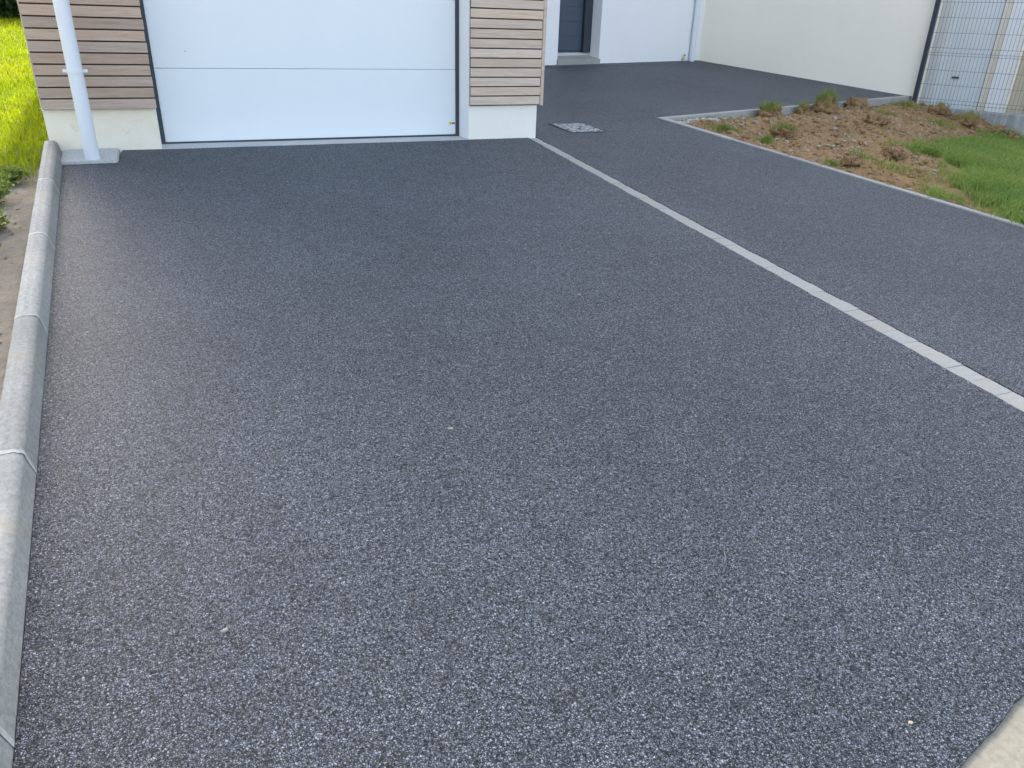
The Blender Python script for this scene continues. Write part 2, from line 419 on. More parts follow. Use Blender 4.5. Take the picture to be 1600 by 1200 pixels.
kern = MB(); kp = [(u + (.004 if u < .07 else -.005), v - .004) for u, v in kprofile()]
kern = extrude(kp, 7.5)
kM = lambda t: basis(kA + kd * t, kd, kl, kz)
kerb = obj('kerb', kern.data('kerb_core', MORT, True), None, kM(T0 - .92), kind='structure')
kst = extrude(kprofile(), 0.963).data('kerb_stone', KERB)
kend = extrude(kprofile(), T0 + .62 if False else 0.80).data('kerb_stone_short', KERB)
endL = min(0.963, T0 + (YF - .01 - kA.y))      # stops at the garage plinth
kend = extrude(kprofile(), endL).data('kerb_stone_end', KERB)
obj('kerb_stone', kend, kerb, kM(T0 - endL - .004))
for i in range(6): obj('kerb_stone', kst, kerb, kM(T0 + .004 + i * 0.972))
# smeared white mortar joints, a little proud
jp = [(u - .0015 if u < .06 else u, v + .0015) for u, v in kprofile()[1:-1]]
for i in range(6):
    m = MB(); rows = []
    for k in range(2): rows.append([m.bm.verts.new((-.010 + .020 * k + random.uniform(-.004, .004) + .004 * math.sin(q * .6 + i), u, v)) for q, (u, v) in enumerate(jp)])
    for q in range(len(jp) - 1): m.bm.faces.new((rows[0][q], rows[0][q + 1], rows[1][q + 1], rows[1][q]))
    obj('mortar_joint', m.data('mortar_joint', JOINT, True), kerb, kM(T0 + i * 0.972))

# paver line
pd = (pB - pA); pd.z = 0; pd.normalize()
pv = Vector((pd.x, pd.y, SY * pd.y)).normalized(); pr_ = Vector((-pd.y, pd.x, 0)); pr_ = pr_ if pr_.x > 0 else -pr_
pz = pv.cross(pr_); pz = pz if pz.z > 0 else -pz
m = MB(); m.hexa(*strip(Vector((pA.x, YF, 0)) , pd, pr_, 6.4, .0, PW, lambda v: hz(v.x, v.y) - .003, lambda v: hz(v.x, v.y) - .15))
pst = obj('paver_strip', m.data('paver_strip', MORT), kind='structure')
pme = []
for k in range(5):
    m = MB(); m.box((.001, .001, -.08), (.1172, PW - .001, 0), .0025, 2)
    for v in m.bm.verts:
        e = noise.noise_vector(v.co * 40 + Vector((k * 9, 0, 0))) * .0022; v.co += e
    pme.append(m.data('paver', PAVE))
for i in range(53):
    P = Vector((pA.x, YF - .002, 0)) + pd * (i * .118); P += pr_ * random.uniform(-.002, .002)
    P.z = hz(P.x, P.y) - .0005 + random.uniform(-.0025, .0012)
    obj('paver', pme[i % 5], pst, basis(P, pv, pr_, pz))

# concrete edging between the path and the garden
edg = MB()
EW = .075
n1 = Vector((-e1d.y, e1d.x, 0)); n1 = n1 if n1.x > 0 else -n1
n2 = Vector((e2d.y, -e2d.x, 0)); n2 = n2 if n2.y < 0 else -n2
lv = lambda dz: (lambda v: hz(v.x, v.y) + dz)
e0 = Vector((eA.x, eA.y, 0))
m = MB(); m.hexa(*strip(e0 + e1d * .1, e1d, n1, 7.0, .006, .10, lv(-.09), lv(-.3)))
edging = obj('garden_edging', m.data('edging_bed', WCON), kind='structure')
L2 = (eC - eA).length - .02
m = MB(); m.hexa(*strip(e0 + e2d * .12, e2d, n2, L2 - .1, .006, .15, lv(-.085), lv(-.3))); obj('bedding', m.data('edging_bed_back', WCON), edging)
for (d, n_, L, s0) in ((e1d, n1, 7.0, 0.0), (e2d, n2, L2, .03)):
    k, t = 0, s0
    while t < L:
        l = min(1.0, L - t)
        a = e0 + d * (t + .002); b, tp = strip(a, d, n_, l - .005, 0.0, EW, lv(.012 + random.uniform(-.002, .002)), lv(-.22))
        if k == 0:                              # mitred at the corner
            nn = (d + n_) ; 
            c = EW / math.tan(math.acos(max(-1, min(1, e1d.dot(e2d)))) / 2)
            for q in (b, tp):
                q[3] = q[3] + d * c; q[0] = q[0] + d * (.0 if s0 == 0 else -.028)
        m = MB(); m.hexa(b, tp)
        es = [e for e in m.bm.edges if all(v.co.z > hz(v.co.x, v.co.y) - .05 for v in e.verts)]
        bmesh.ops.bevel(m.bm, geom=es, offset=.006, segments=2, affect='EDGES')
        obj('edging_stone', m.data('edging_stone', CONC), edging)
        t += 1.0; k += 1

# ------------------------------------------------------------------ garage
gl = onplane((70, 195), (0, YF, 0), (0, 1, 0)).x        # outer left corner
gr = onplane((838, 200), (0, YF, 0), (0, 1, 0)).x
dl = onplane((247, 200), (0, YF, 0), (0, 1, 0)).x       # opening, left and right
dr = onplane((732.5, 200), (0, YF, 0), (0, 1, 0)).x
rr = ray((717.5, 200)); YD = dr / rr[0] * rr[1]         # set-back of the door frame
YD = min(max(YD, YF + .1), YF + .3)
zdl, zdr = onplane((258, 222), (0, YD, 0), (0, 1, 0)).z, onplane((712, 211), (0, YD, 0), (0, 1, 0)).z
ZS = (zdl + zdr) / 2                                    # door foot
zg = hz(0, YF)
TOP = ZS + 3.7; HEAD = ZS + 2.06; GY1 = YF + 6.5  # TOP is out of view, chosen so the garage shadow covers the drive
gar = thing('garage', ((gl + gr) / 2, YF, zg), 'white rendered garage with wooden slat pillars and wide sectional door', 'garage')
print('garage', gl, dl, dr, gr, 'YD', YD, 'ZS', ZS, zdl, zdr, 'zg', zg)
zwl = onplane((65.5, 172.5), (0, YF, 0), (0, 1, 0)).z   # foot of the slats
zwl2 = onplane((735, 165), (0, YF, 0), (0, 1, 0)).z
print('slat foot', zwl, zwl2)
LW = .34
# rendered walls behind the slats
m = MB()
m.box((gl, YF, zwl - .004), (dl, YF + LW, HEAD)); m.box((dr, YF, zwl - .004), (gr, YF + LW, HEAD)); m.box((gl, YF, HEAD), (gr, YF + LW, TOP))
m.box((gl, YF + LW, zg - .4), (gl + .2, GY1, TOP)); m.box((gr - .2, YF + LW, zg - .4), (gr, GY1, TOP)); m.box((gl + .2, GY1 - .2, zg - .4), (gr - .2, GY1, TOP))
obj('wall', m.data('garage_wall', WHITE), gar)
m = MB(); m.box((gl - .05, YF - .05, TOP), (gr + .05, GY1 + .05, TOP + .2)); obj('unseen_roof', m.data('unseen_garage_roof', ANTH), gar)  # unseen flat roof, added to block the sun
def rough_wall(a, b, amp=.0015, st=.03):
    m = MB(); m.box(a, b); 
    bmesh.ops.subdivide_edges(m.bm, edges=m.bm.edges[:], cuts=6, use_grid_fill=True)
    for v in m.bm.verts: v.co.y += noise.noise(v.co * 9) * amp
    return m
obj('plinth', rough_wall((gl + .004, YF - .002, zg - .4), (dl, YF + LW, zwl - .004)).data('plinth', PLIN), gar)
obj('plinth', rough_wall((dr, YF - .002, zg - .4), (gr - .006, YF + LW, zwl2 - .004)).data('plinth', m_stucco('pale_plinth_render', (.90, .86, .77), .06, 110, .6)), gar)
# slats
zt = onplane((26, 4.5), (0, YF - .035, 0), (0, 1, 0)).z; zb = onplane((65.5, 172.5), (0, YF - .035, 0), (0, 1, 0)).z
PI_L = (zt - zb) / 9.0 ; print('slat pitch left', PI_L)
zt2 = onplane((735.3, 12), (0, YF - .035, 0), (0, 1, 0)).z; zb2 = onplane((735.3, 165), (0, YF - .035, 0), (0, 1, 0)).z
PI_R = (zt2 - zb2) / 10.0; print('slat pitch right', PI_R)
def slats(x0, x1, zb, pitch, mt, nm):
    n = int((HEAD - zb) / pitch)
    L = x1 - x0
    ms = []
    for k in range(4):
        mm = MB(); mm.box((0, 0, .0045), (L, .021, pitch - .0045), .0025, 2); ms.append(mm.data('slat', mt))
    for i in range(n):
        e = random.uniform(-.003, .003)
        obj('slat', ms[i % 4], gar, Matrix.Translation((x0 + e, YF - .042 + random.uniform(-.0015, .0015), zb + i * pitch)))
    mm = MB(); mm.box((x0 + .004, YF - .0195, zb + .006), (x0 + L - .004, YF - .001, zb + n * pitch)); obj('backing', mm.data('backing', BACKM), gar)
    return n
xl0 = onplane((65.5, 172), (0, YF - .04, 0), (0, 1, 0)).x; xl1 = onplane((245.5, 171.5), (0, YF - .04, 0), (0, 1, 0)).x
xr0 = onplane((735.5, 165), (0, YF - .04, 0), (0, 1, 0)).x; xr1 = onplane((843, 162), (0, YF - .04, 0), (0, 1, 0)).x
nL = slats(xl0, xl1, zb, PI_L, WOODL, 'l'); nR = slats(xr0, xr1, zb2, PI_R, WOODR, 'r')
# upright corner boards
m = MB(); m.box((0, 0, 0), (.03, .12, HEAD - zb2), .003, 2)
obj('corner_board', m.data('corner_board', WOODR), gar, Matrix.Translation((xr1 + .006, YF - .036, zb2 - .006)))
m = MB(); m.box((0, 0, 0), (.02, .1, HEAD - zb), .003, 2)
obj('corner_board', m.data('corner_board_side', WOODL), gar, Matrix.Translation((xl0 - .004, YF - .018, zb + .004)))
m = MB(); m.box((dr - .004, YF + .004, zg - .1), (dr + .002, YD - .012, HEAD)); obj('jamb', m.data('jamb', WHITE), gar)
m = MB(); m.box((dl - .002, YF + .004, zg - .1), (dl + .004, YD - .012, HEAD)); obj('jamb', m.data('jamb', WHITE), gar)
# sill, seal frame and the sectional door
m = MB(); zfl, zfr = hz(dl, YF) - .006, hz(dr, YF) + .0
m.hexa([(dl - .002, YF - .012, zg - .3), (dr + .002, YF - .012, zg - .3), (dr + .002, YD + .2, zg - .3), (dl - .002, YD + .2, zg - .3)],
       [(dl - .002, YF - .012, zfl + .012), (dr + .002, YF - .012, zfr + .010), (dr + .002, YD + .2, zdr - .016), (dl - .002, YD + .2, zdl - .016)])
bmesh.ops.subdivide_edges(m.bm, edges=m.bm.edges[:], cuts=7, use_grid_fill=True)
for v in m.bm.verts: v.co += noise.noise_vector(v.co * 6) * .003
obj('sill', m.data('sill', CONCL), gar)
gx0 = onplane((258.5, 221), (0, YD, 0), (0, 1, 0)).x; gx1 = onplane((712, 208), (0, YD, 0), (0, 1, 0)).x
gdoor = MB(); gdoor.box((dl - .06, YD - .012, ZS - .014), (gx0, YD + .06, HEAD + .05)); gdoor.box((gx1, YD - .012, ZS - .014), (dr + .06, YD + .06, HEAD + .05))
gdoor.box((gx0, YD - .004, ZS - .014), (gx1, YD + .05, ZS + .004)); gdoor.box((gx0, YD + .045, ZS), (gx1, YD + .06, HEAD))
gdo = obj('garage_door', gdoor.data('door_frame_seal', FRAME), gar)
zj1 = (onplane((240.5, 106.3), (0, YD, 0), (0, 1, 0)).z + onplane((711.4, 109.2), (0, YD, 0), (0, 1, 0)).z) / 2
PH = zj1 - ZS; print('panel h', PH)
m = MB(); m.box((gx0 + .001, 0, .002), (gx1 - .001, .04, PH - .0005), .0022, 2); pm = m.data('door_panel', DOORW)
for i in range(4): obj('panel', pm, gdo, Matrix.Translation((0, YD, ZS + i * PH)))
lg = onplane((703.5, 192.5), (0, YD, 0), (0, 1, 0))
m = MB(); m.box((-.012, -.0015, -.011), (.012, .001, .011)); obj('badge', m.data('badge', m_plain('badge_yellow', (.75, .50, .06))), gdo, Matrix.Translation(lg))
m = MB(); m.box((.015, -.0013, -.008), (.024, .001, .007)); m.box((.026, -.0013, -.006), (.034, .001, .007)); m.box((.036, -.0013, -.008), (.043, .001, .006))
obj('badge_mark', m.data('badge_mark', FRAME), gdo, Matrix.Translation(lg))
kh = onplane((289, 80), (0, YD, 0), (0, 1, 0)); m = MB(); m.tube([(0, -.002, 0), (0, .004, 0)], .006, 8); obj('keyhole', m.data('keyhole', STEEL), gdo, Matrix.Translation(kh))
# downpipe with its clip
pb = cast((142, 246), lambda x, y: hz(x, y) + .03)
pr2 = .046
PY = min(pb.y, YF - .042 - pr2 - .012)
pxx = (onplane((140.5, 240), (0, PY, 0), (0, 1, 0)).x + onplane((104, 30), (0, PY, 0), (0, 1, 0)).x) / 2
print('pipe', pb, PY, pxx, onplane((140.5, 240), (0, PY, 0), (0, 1, 0)), onplane((104, 30), (0, PY, 0), (0, 1, 0)))
m = MB(); m.tube([(pxx, PY, hz(0, PY) - .02), (pxx, PY, TOP - .3)], pr2, 24)
dp = obj('downpipe', m.data('downpipe', PVC, True), gar)
zc = onplane((113, 111), (0, PY, 0), (0, 1, 0)).z
m = MB(); m.tube([(pxx, PY, zc - .011), (pxx, PY, zc + .011)], pr2 + .004, 24); m.box((pxx - pr2 - .026, PY + .004, zc - .010), (pxx + pr2 + .026, PY + .014, zc + .010), .002)
m.box((pxx - .012, PY + pr2, zc - .009), (pxx + .012, YF - .03, zc + .009))
pc = obj('pipe_clip', m.data('pipe_clip', PVC), dp)
# concrete pad at the pipe foot
pdn = [Vector((padL, padF + .004, 0)), Vector((padR - .03, padF + .004, 0)), Vector((padR - .008, padF + .014, 0)), Vector((padR, padF + .04, 0)), Vector((padR, YF - .003, 0)), Vector((padL, YF - .003, 0))]
m = MB(); m.hexa([Vector((p.x, p.y, hz(p.x, p.y) - .1)) for p in pdn], [Vector((p.x, p.y, hz(p.x, p.y) + .022)) for p in pdn])
es = [e for e in m.bm.edges if all(v.co.z > hz(v.co.x, v.co.y) for v in e.verts)]
bmesh.ops.bevel(m.bm, geom=es, offset=.008, segments=2, affect='EDGES')
obj('pipe_pad', m.data('pipe_pad', CONCL), gar)

# ------------------------------------------------------------------ house with the entrance
def fpl(p, back=0.0): return onplane(p, cornW - fen * back, fen)
def fu(v): return (Vector((v.x, v.y, 0)) - Vector((cornW.x, cornW.y, 0))).dot(fe1)     # along the front, 0 at the corner
HT = 6.4
u0, u1 = fu(fpl((870.5, 97))), fu(fpl((935.2, 94)))
def solve_back():
    P1 = Vector((cornW.x, cornW.y, 0)) + fe1 * u1
    r = Vector(ray((918.6, 84.3))); o = Vector(O)
    # walk along the reveal (inwards) until the ray to the dark edge meets it
    best = min(((abs((P1 - fen * d - Vector((o.x, o.y, 0))).normalized().cross(Vector((r.x, r.y, 0)).normalized()).z), d) for d in [k * .01 for k in range(5, 90)]))
    return best[1]
RV = solve_back(); print('entry reveal', RV, 'opening', u0, u1, 'w', u1 - u0)
RV = min(RV, .42)
FM = lambda z=0: basis(Vector((cornW.x, cornW.y, z)), fe1, -fen, Vector((0, 0, 1)))     # x along front, y inwards
zE = hz(*(Vector((cornW.x, cornW.y, 0)) + fe1 * ((u0 + u1) / 2)).xy)
zst = (fpl((870.5, 93.4)).z + fpl((935, 91)).z) / 2                                     # step top
zdf = fpl((890, 82.4), RV).z                                                            # door foot
zdf = max(zdf, zst + .03); print('step', zE, zst, zdf)
house = thing('house', Vector((cornW.x, cornW.y, zE)), 'white and grey rendered house with a dark blue recessed front door', 'house')
UL = fu(Vector((gr - .3, YF + 3, 0))); UL = min(UL, u0 - 4)
m = MB(); B = zE - .6
m.box((UL, 0, B), (u0, .4, zE + HT)); m.box((u1, 0, B), (0.0, .4, zE + HT)); m.box((u0, 0, zdf + 2.15), (u1, .4, zE + HT))
m.box((UL, .4, zE - .6), (UL + .2, 7, zE + HT)); m.box((UL + .2, 6.8, B), (4.5, 7, zE + HT))
obj('wall', m.data('front_wall', WHITE), house, FM())
gn = Vector((gd.y, -gd.x, 0)); gn = gn if gn.x < 0 else -gn      # outwards, to the court
GM = basis(Vector((cornW.x, cornW.y, 0)), gd, -gn, Vector((0, 0, 1)))
m = MB(); m.box((-.45, -.003, B), (glen + .02, .35, zE + HT)); obj('wall', m.data('grey_wall', GREYW), house, GM, label='warm grey rendered wall at right angles to the front')
m = MB(); m.box((UL - .1, .0, 0), (4.6, 7.1, .25)); obj('unseen_roof', m.data('unseen_house_roof', ANTH), house, FM(zE + HT))  # unseen slab, added so no light leaks into the house volume
# step
m = MB(); q_ = [(u0 - .012, -.03), (u1 + .004, -.03), (u1 + .004, RV + .1), (u0 - .012, RV + .1)]; m.hexa([(x, y, zE - .3) for x, y in q_], [(x, y, zst if y < 0 else zdf - .022) for x, y in q_])
bmesh.ops.subdivide_edges(m.bm, edges=m.bm.edges[:], cuts=4, use_grid_fill=True)
for v in m.bm.verts: v.co += noise.noise_vector(v.co * 5) * .006
obj('step', m.data('step', CONC), house, FM())
m = MB(); m.box((u0 + .002, RV - .015, zst - .01), (u1 - .002, RV + .1, zdf), .004); obj('threshold', m.data('threshold', CONCL), house, FM())
# door
us = fu(fpl((909, 82), RV))
ed = MB(); ed.box((u0, RV + .03, zdf + .003), (u1 - .002, RV + .08, zdf + 2.15)); edo = obj('entrance_door', ed.data('door_leaf', DOORD), house, FM())
m = MB(); 
m.box((u0, RV - .02, zdf + .002), (u0 + .055, RV + .028, zdf + 2.12), .004); m.box((u1 - .17, RV - .045, zdf + .002), (u1 - .001, RV + .028, zdf + 2.12), .004); m.box((u0 + .055, RV - .02, zdf + 2.06), (u1 - .17, RV + .028, zdf + 2.12), .004)
obj('door_frame', m.data('door_frame', ANTH), edo, FM())
ph = .19
m = MB(); m.box((u0 + .062, RV + .008, .001), (u1 - .172, RV + .028, .199), .0015); pmd = m.data('door_board', DOORD)
for i in range(10): obj('door_board', pmd, edo, FM(zdf + .03 + i * .2))
m = MB(); hx = u0 + .13; m.tube([(hx, RV + .008, zdf + 1.0), (hx, RV - .05, zdf + 1.0), (hx + .12, RV - .05, zdf + 1.0)], .009, 8); obj('handle', m.data('door_handle', STEEL, True), edo, FM())
# downpipe near the corner
up = fu(fpl((1079.5, 92), -.06)); up2 = fu(fpl((1091, 10), -.06)); print('pipe2', up, up2)
up = (up + up2) / 2
m = MB(); m.tube([(up, -.062, B + .3), (up, -.062, zE + HT - .2)], .045, 20); dp2 = obj('downpipe', m.data('downpipe_far', PVC, True), house, FM())
zc2 = fpl((1085.5, 46), -.06).z
m = MB(); m.tube([(up, -.062, zc2 - .012), (up, -.062, zc2 + .012)], .05, 16); m.box((up - .075, -.055, zc2 - .01), (up + .06, -.045, zc2 + .01)); m.box((up - .01, -.03, zc2 - .008), (up + .01, .002, zc2 + .008)); obj('pipe_clip', m.data('pipe_clip_far', PVC), dp2, FM())
# cable sleeve poking out of the wall foot
uc = fpl((1066, 89)); cu_ = fu(uc)
m = MB(); m.tube([(cu_, .02, uc.z - .03), (cu_, -.03, uc.z - .01), (cu_ + .01, -.05, uc.z + .04)], .03, 10, rs=[.036, .034, .02]); obj('cable_sleeve', m.data('cable_sleeve', YEL, True), house, FM())

# ------------------------------------------------------------------ fence, its low wall, and the neighbour behind
fd = Vector((.3707, -.9288, 0)).normalized(); fn = Vector((-fd.y, fd.x, 0)); fn = fn if fn.x > 0 else -fn   # fn: away from the garden
pp = Vector(O) + Vector(ray((1427.5, 161))) * (Vector((10.52, 8.95)).length / Vector(ray((1427.5, 161)).tolist()).xy.length)
ZW = onplane((1429.5, 164), pp, fn).z; zw2 = onplane((1567, 177), pp, fn).z
print('fence post', pp, 'wall top', ZW, zw2)
ZW = (ZW + zw2) / 2
NM = lambda z=0, off=0.0: basis(Vector((pp.x, pp.y, z)) + fn * off, fd, fn, Vector((0, 0, 1)))
m = MB(); m.box((-.12, -.05, ZW - 1.0), (5.5, .13, ZW - .008), .01, 2)
bmesh.ops.subdivide_edges(m.bm, edges=[e for e in m.bm.edges if e.calc_length() > 1], cuts=40, use_grid_fill=True)
for v in m.bm.verts: v.co += noise.noise_vector(v.co * 3) * .006
lw = link(bpy.data.objects.new('low_wall', m.data('low_wall', STREAK, False)), None, NM(), label='weathered grey concrete low wall under the wire fence', category='wall')
fence = thing('wire_fence', Vector((pp.x, pp.y, ZW)), 'grey welded wire fence panel on a dark post above the concrete wall', 'fence')
m = MB(); m.box((-.03, -.02, ZW - .02), (.03, .04, ZW + 1.95), .004, 2); pst_ = m.data('post', ANTH)
obj('post', pst_, fence, NM()); obj('post', pst_, fence, NM() @ Matrix.Translation((2.55, 0, 0)))
m = MB()
rows = [(.0, 0), (.05, 0), (.075, -.028), (.10, 0), (.30, 0), (.50, 0), (.70, 0), (.735, -.03), (.80, 0), (1.0, 0), (1.2, 0), (1.4, 0), (1.435, -.03), (1.5, 0), (1.7, 0), (1.76, 0)]
for z, d in rows:
    if z in (.075, .0, 1.76): continue
    m.tube([(.03, d - .004, ZW + z + .01), (2.53, d - .004, ZW + z + .01)], .0030, 5)
for k in range(51):
    u = .03 + k * .05
    m.tube([(u, d, ZW + z + .008) for z, d in rows], .0027, 5)
obj('wire_mesh', m.data('wire_mesh', WIRE), fence, NM(), kind='stuff')

nb = thing('neighbouring_garage', Vector((pp.x, pp.y, ZW)) + fn * .8 + fd * 1, 'neighbouring garage with a white door behind the wire fence', 'garage')
OFF = .75
Pn = pp + fn * OFF
nu = lambda p, off=0.0: (onplane(p, Pn + fn * off, fn) - Pn).dot(fd)
nv = [nu((x, 100.8)) for x in (1449.7, 1470, 1540, 1560.6, 1583)]
print('neighbour', nv)
NB = lambda: NM(0, OFF)
Z0, Z1 = ZW - .5, ZW + 3.2
m = MB(); m.box((nv[0] - 4, 0, Z0), (nv[1], .25, Z1)); m.box((nv[1], .0, ZW + 2.1), (nv[3], .25, Z1)); obj('wall', m.data('neighbour_wall', WHITE), nb, NB())  # wall run on leftwards out of view to block stray sunlight
m = MB(); m.box((nv[1] + .003, .06, Z0), (nv[2] + .02, .11, ZW + 2.1), .003); nd = obj('garage_door', m.data('neighbour_door', DOORW), nb, NB())
h = onplane((1493, 121), Pn + fn * .05, fn); hu = (h - Pn).dot(fd)
m = MB(); m.box((hu - .05, .02, h.z - .012), (hu + .05, .058, h.z + .012), .008, 2); obj('handle', m.data('neighbour_handle', FRAME), nd, NB())
m = MB(); m.box((nv[2] + .022, .05, Z0), (nv[2] + .03, .12, ZW + 2.1)); obj('door_seal', m.data('neighbour_seal', FRAME), nb, NB())
m = MB(); m.box((nv[2] + .032, .05, Z0), (nv[3], .3, ZW + 2.1)); obj('jamb', m.data('neighbour_jamb', GREYW), nb, NB())
m = MB(); m.box((nv[3] + .002, -.10, Z0), (nv[4], .3, Z1)); obj('pilaster', m.data('neighbour_pilaster', WHITE), nb, NB())
m = MB(); m.box((nv[4] + .002, .9, Z0), (nv[4] + 5, 1.1, Z1)); m.box((nv[4] + .002, .302, Z0), (nv[4] + .2, .898, Z1)); obj('side_wall', m.data('neighbour_side_wall', BEIGE), nb, NB())
m = MB(); m.box((nv[0] - 4, .002, Z1), (nv[4] + 5, 4.4, Z1 + .2)); obj('unseen_roof', m.data('unseen_neighbour_roof', ANTH), nb, NB())  # unseen roof, stretched along the lengthened wall to keep light out
yard = obj('yard', MB().box((-.5, .14, ZW - .6), (9, 5, ZW - .12)).data('yard', SAND), None, NM(), kind='structure')

# ------------------------------------------------------------------ garden: dug soil, lawn
fz = [(u, onplane(p, pp - fn * .05, fn)) for u, p in ((0, (1440, 163)), (1, (1500, 183)), (2, (1540, 199)), (3, (1600, 221)))]
fz = [((v - pp).dot(fd), v.z) for _, v in fz]; print('soil at fence', fz)
def zfence(u):
    if u <= fz[0][0]: return fz[0][1]
    for (a, za), (b, zb_) in zip(fz, fz[1:]):
        if u <= b: return za + (zb_ - za) * (u - a) / (b - a)
    return fz[-1][1] - .06 * (u - fz[-1][0])
def zsoil0(x, y):
    q = Vector((x, y, 0)); d1 = (q - e0).dot(n1); d2 = (q - e0).dot(n2)
    df = -(q - Vector((pp.x, pp.y, 0))).dot(fn); u = (q - Vector((pp.x, pp.y, 0))).dot(fd)
    base = hz(x, y) - .015 - (.01 + .055 * sstep(.4, 2.5, (q - e0).dot(e2d))) * (1 - sstep(.05, .9, d2))
    w_ = 1 - sstep(.0, 4.5, df)
    return base + (zfence(u) - base) * w_
def lawnish(x, y):
    q = Vector((x, y, 0)); return None
LP = [cast(p, zsoil0) for p in ((1415, 237), (1500, 224), (1600, 220), (1640, 300), (1660, 380), (1590, 350), (1500, 318), (1450, 290), (1500, 268), (1460, 250))]
LP = [(v.x, v.y) for v in LP]
def inpoly(x, y, P):
    c = False; j = len(P) - 1
    for i in range(len(P)):
        if (P[i][1] > y) != (P[j][1] > y) and x < (P[j][0] - P[i][0]) * (y - P[i][1]) / (P[j][1] - P[i][1]) + P[i][0]: c = not c
        j = i
    return c
def polydist(x, y, P):
    d = 9e9
    for i in range(len(P)):
        a, b = Vector(P[i]), Vector(P[(i + 1) % len(P)]); q = Vector((x, y)); t = max(0, min(1, (q - a).dot(b - a) / max(1e-9, (b - a).length_squared)))
        d = min(d, (q - a - (b - a) * t).length)
    return d if inpoly(x, y, P) else -d
def zsoil(x, y):
    q = Vector((x, y, 0)); d1 = (q - e0).dot(n1); d2 = (q - e0).dot(n2)
    e = sstep(.05, .45, min(d1, d2))
    n_ = fbm(x, y, 2.2, 3, 5) * .03 + fbm(x, y, 9, 8, 4) * .03 + abs(fbm(x, y, 5.5, 5, 3)) * .04 + fbm(x, y, 22, 5, 2) * .012
    return zsoil0(x, y) + (n_ + .005) * (.25 + .75 * e) * (.35 if inpoly(x, y, LP) else 1)
def ingarden(x, y):
    q = Vector((x, y, 0))
    return (q - e0).dot(n1) > .02 and (q - e0).dot(n2) > .02 and (q - Vector((pp.x, pp.y, 0))).dot(fn) < .05
sheet('garden_soil', zsoil, 4.4, 13.6, .6, 9.6, .035, SOIL, ingarden, kind='structure')

# grass blades as one mesh: positions, heights and lean
def blades(name, pts, hmin, hmax, wid, m, lean=.5, tone=None, **kw):
    pts = np.array(pts); n = len(pts)
    az = rng.uniform(0, 2 * np.pi, n); h = rng.uniform(hmin, hmax, n) if np.isscalar(hmax) else hmin + (hmax - hmin) * rng.uniform(.5, 1, n)
    le = rng.uniform(.1, 1, n) * lean * h; la = rng.uniform(0, 2 * np.pi, n); wd = wid * rng.uniform(.6, 1.3, n)
    dx, dy = np.cos(az) * wd / 2, np.sin(az) * wd / 2; lx, ly = np.cos(la) * le, np.sin(la) * le
    V = np.zeros((n, 5, 3))
    V[:, 0] = pts + np.stack([-dx, -dy, -.01 + 0 * dx], 1); V[:, 1] = pts + np.stack([dx, dy, -.01 + 0 * dx], 1)
    V[:, 2] = pts + np.stack([dx * .8 + lx * .35, dy * .8 + ly * .35, h * .6], 1); V[:, 3] = pts + np.stack([-dx * .8 + lx * .35, -dy * .8 + ly * .35, h * .6], 1)
    V[:, 4] = pts + np.stack([lx, ly, h * rng.uniform(.8, 1, n)], 1)
    me = bpy.data.meshes.new(name); F = []
    for i in range(n):
        b = 5 * i; F.append((b, b + 1, b + 2, b + 3)); F.append((b + 3, b + 2, b + 4))
    me.from_pydata(V.reshape(-1, 3).tolist(), [], F); me.materials.append(m)
    at = me.attributes.new('tone', 'FLOAT', 'POINT')
    tn = rng.uniform(0, 1, n) if tone is None else np.clip(tone + rng.uniform(-.25, .25, n), 0, 1)
    at.data.foreach_set('value', np.repeat(tn, 5).astype(np.float32))
    return obj(name, me, **kw)
pts, tones = [], []
xs = [p[0] for p in LP]; ys = [p[1] for p in LP]
while len(pts) < 42000:
    x, y = random.uniform(min(xs) - .3, max(xs) + .3), random.uniform(min(ys) - .3, max(ys) + .3)
    if not ingarden(x, y): continue
    d = polydist(x, y, LP) + fbm(x, y, 1.6, 11) * .45 + fbm(x, y, 6, 12) * .2
    if random.random() < sstep(-.12, .25, d):
        pts.append((x, y, zsoil(x, y))); tones.append(.45 + .5 * fbm(x, y, 1.2, 4))
blades('lawn', pts, .04, .11, .007, GRASSR, 1.2, np.array(tones), kind='stuff')
# sparse weeds sprouting all over the dug soil
pts = []
while len(pts) < 5200:
    x, y = random.uniform(4.6, 12), random.uniform(2.5, 9.3)
    if ingarden(x, y) and fbm(x, y, 2.4, 21) + .5 * sstep(-1.3, 0, polydist(x, y, LP)) + random.gauss(0, .08) > .28 and (Vector((x, y, 0)) - e0).dot(n1) > .09: pts.append((x, y, zsoil(x, y)))
blades('sprouting_weeds', pts, .015, .05, .006, TUFT, .9, kind='stuff')
pts = []
while len(pts) < 5000:
    x, y = random.uniform(4.6, 12), random.uniform(2.5, 9.3)
    if ingarden(x, y) and polydist(x, y, LP) < .3 and fbm(x, y, 1.3, 41) > -.2: pts.append((x, y, zsoil(x, y) + .006))
blades('dry_straw', pts, .008, .03, .005, m_leaf('straw', (.30, .21, .09), (.58, .48, .27), .2), 3.0, kind='stuff')
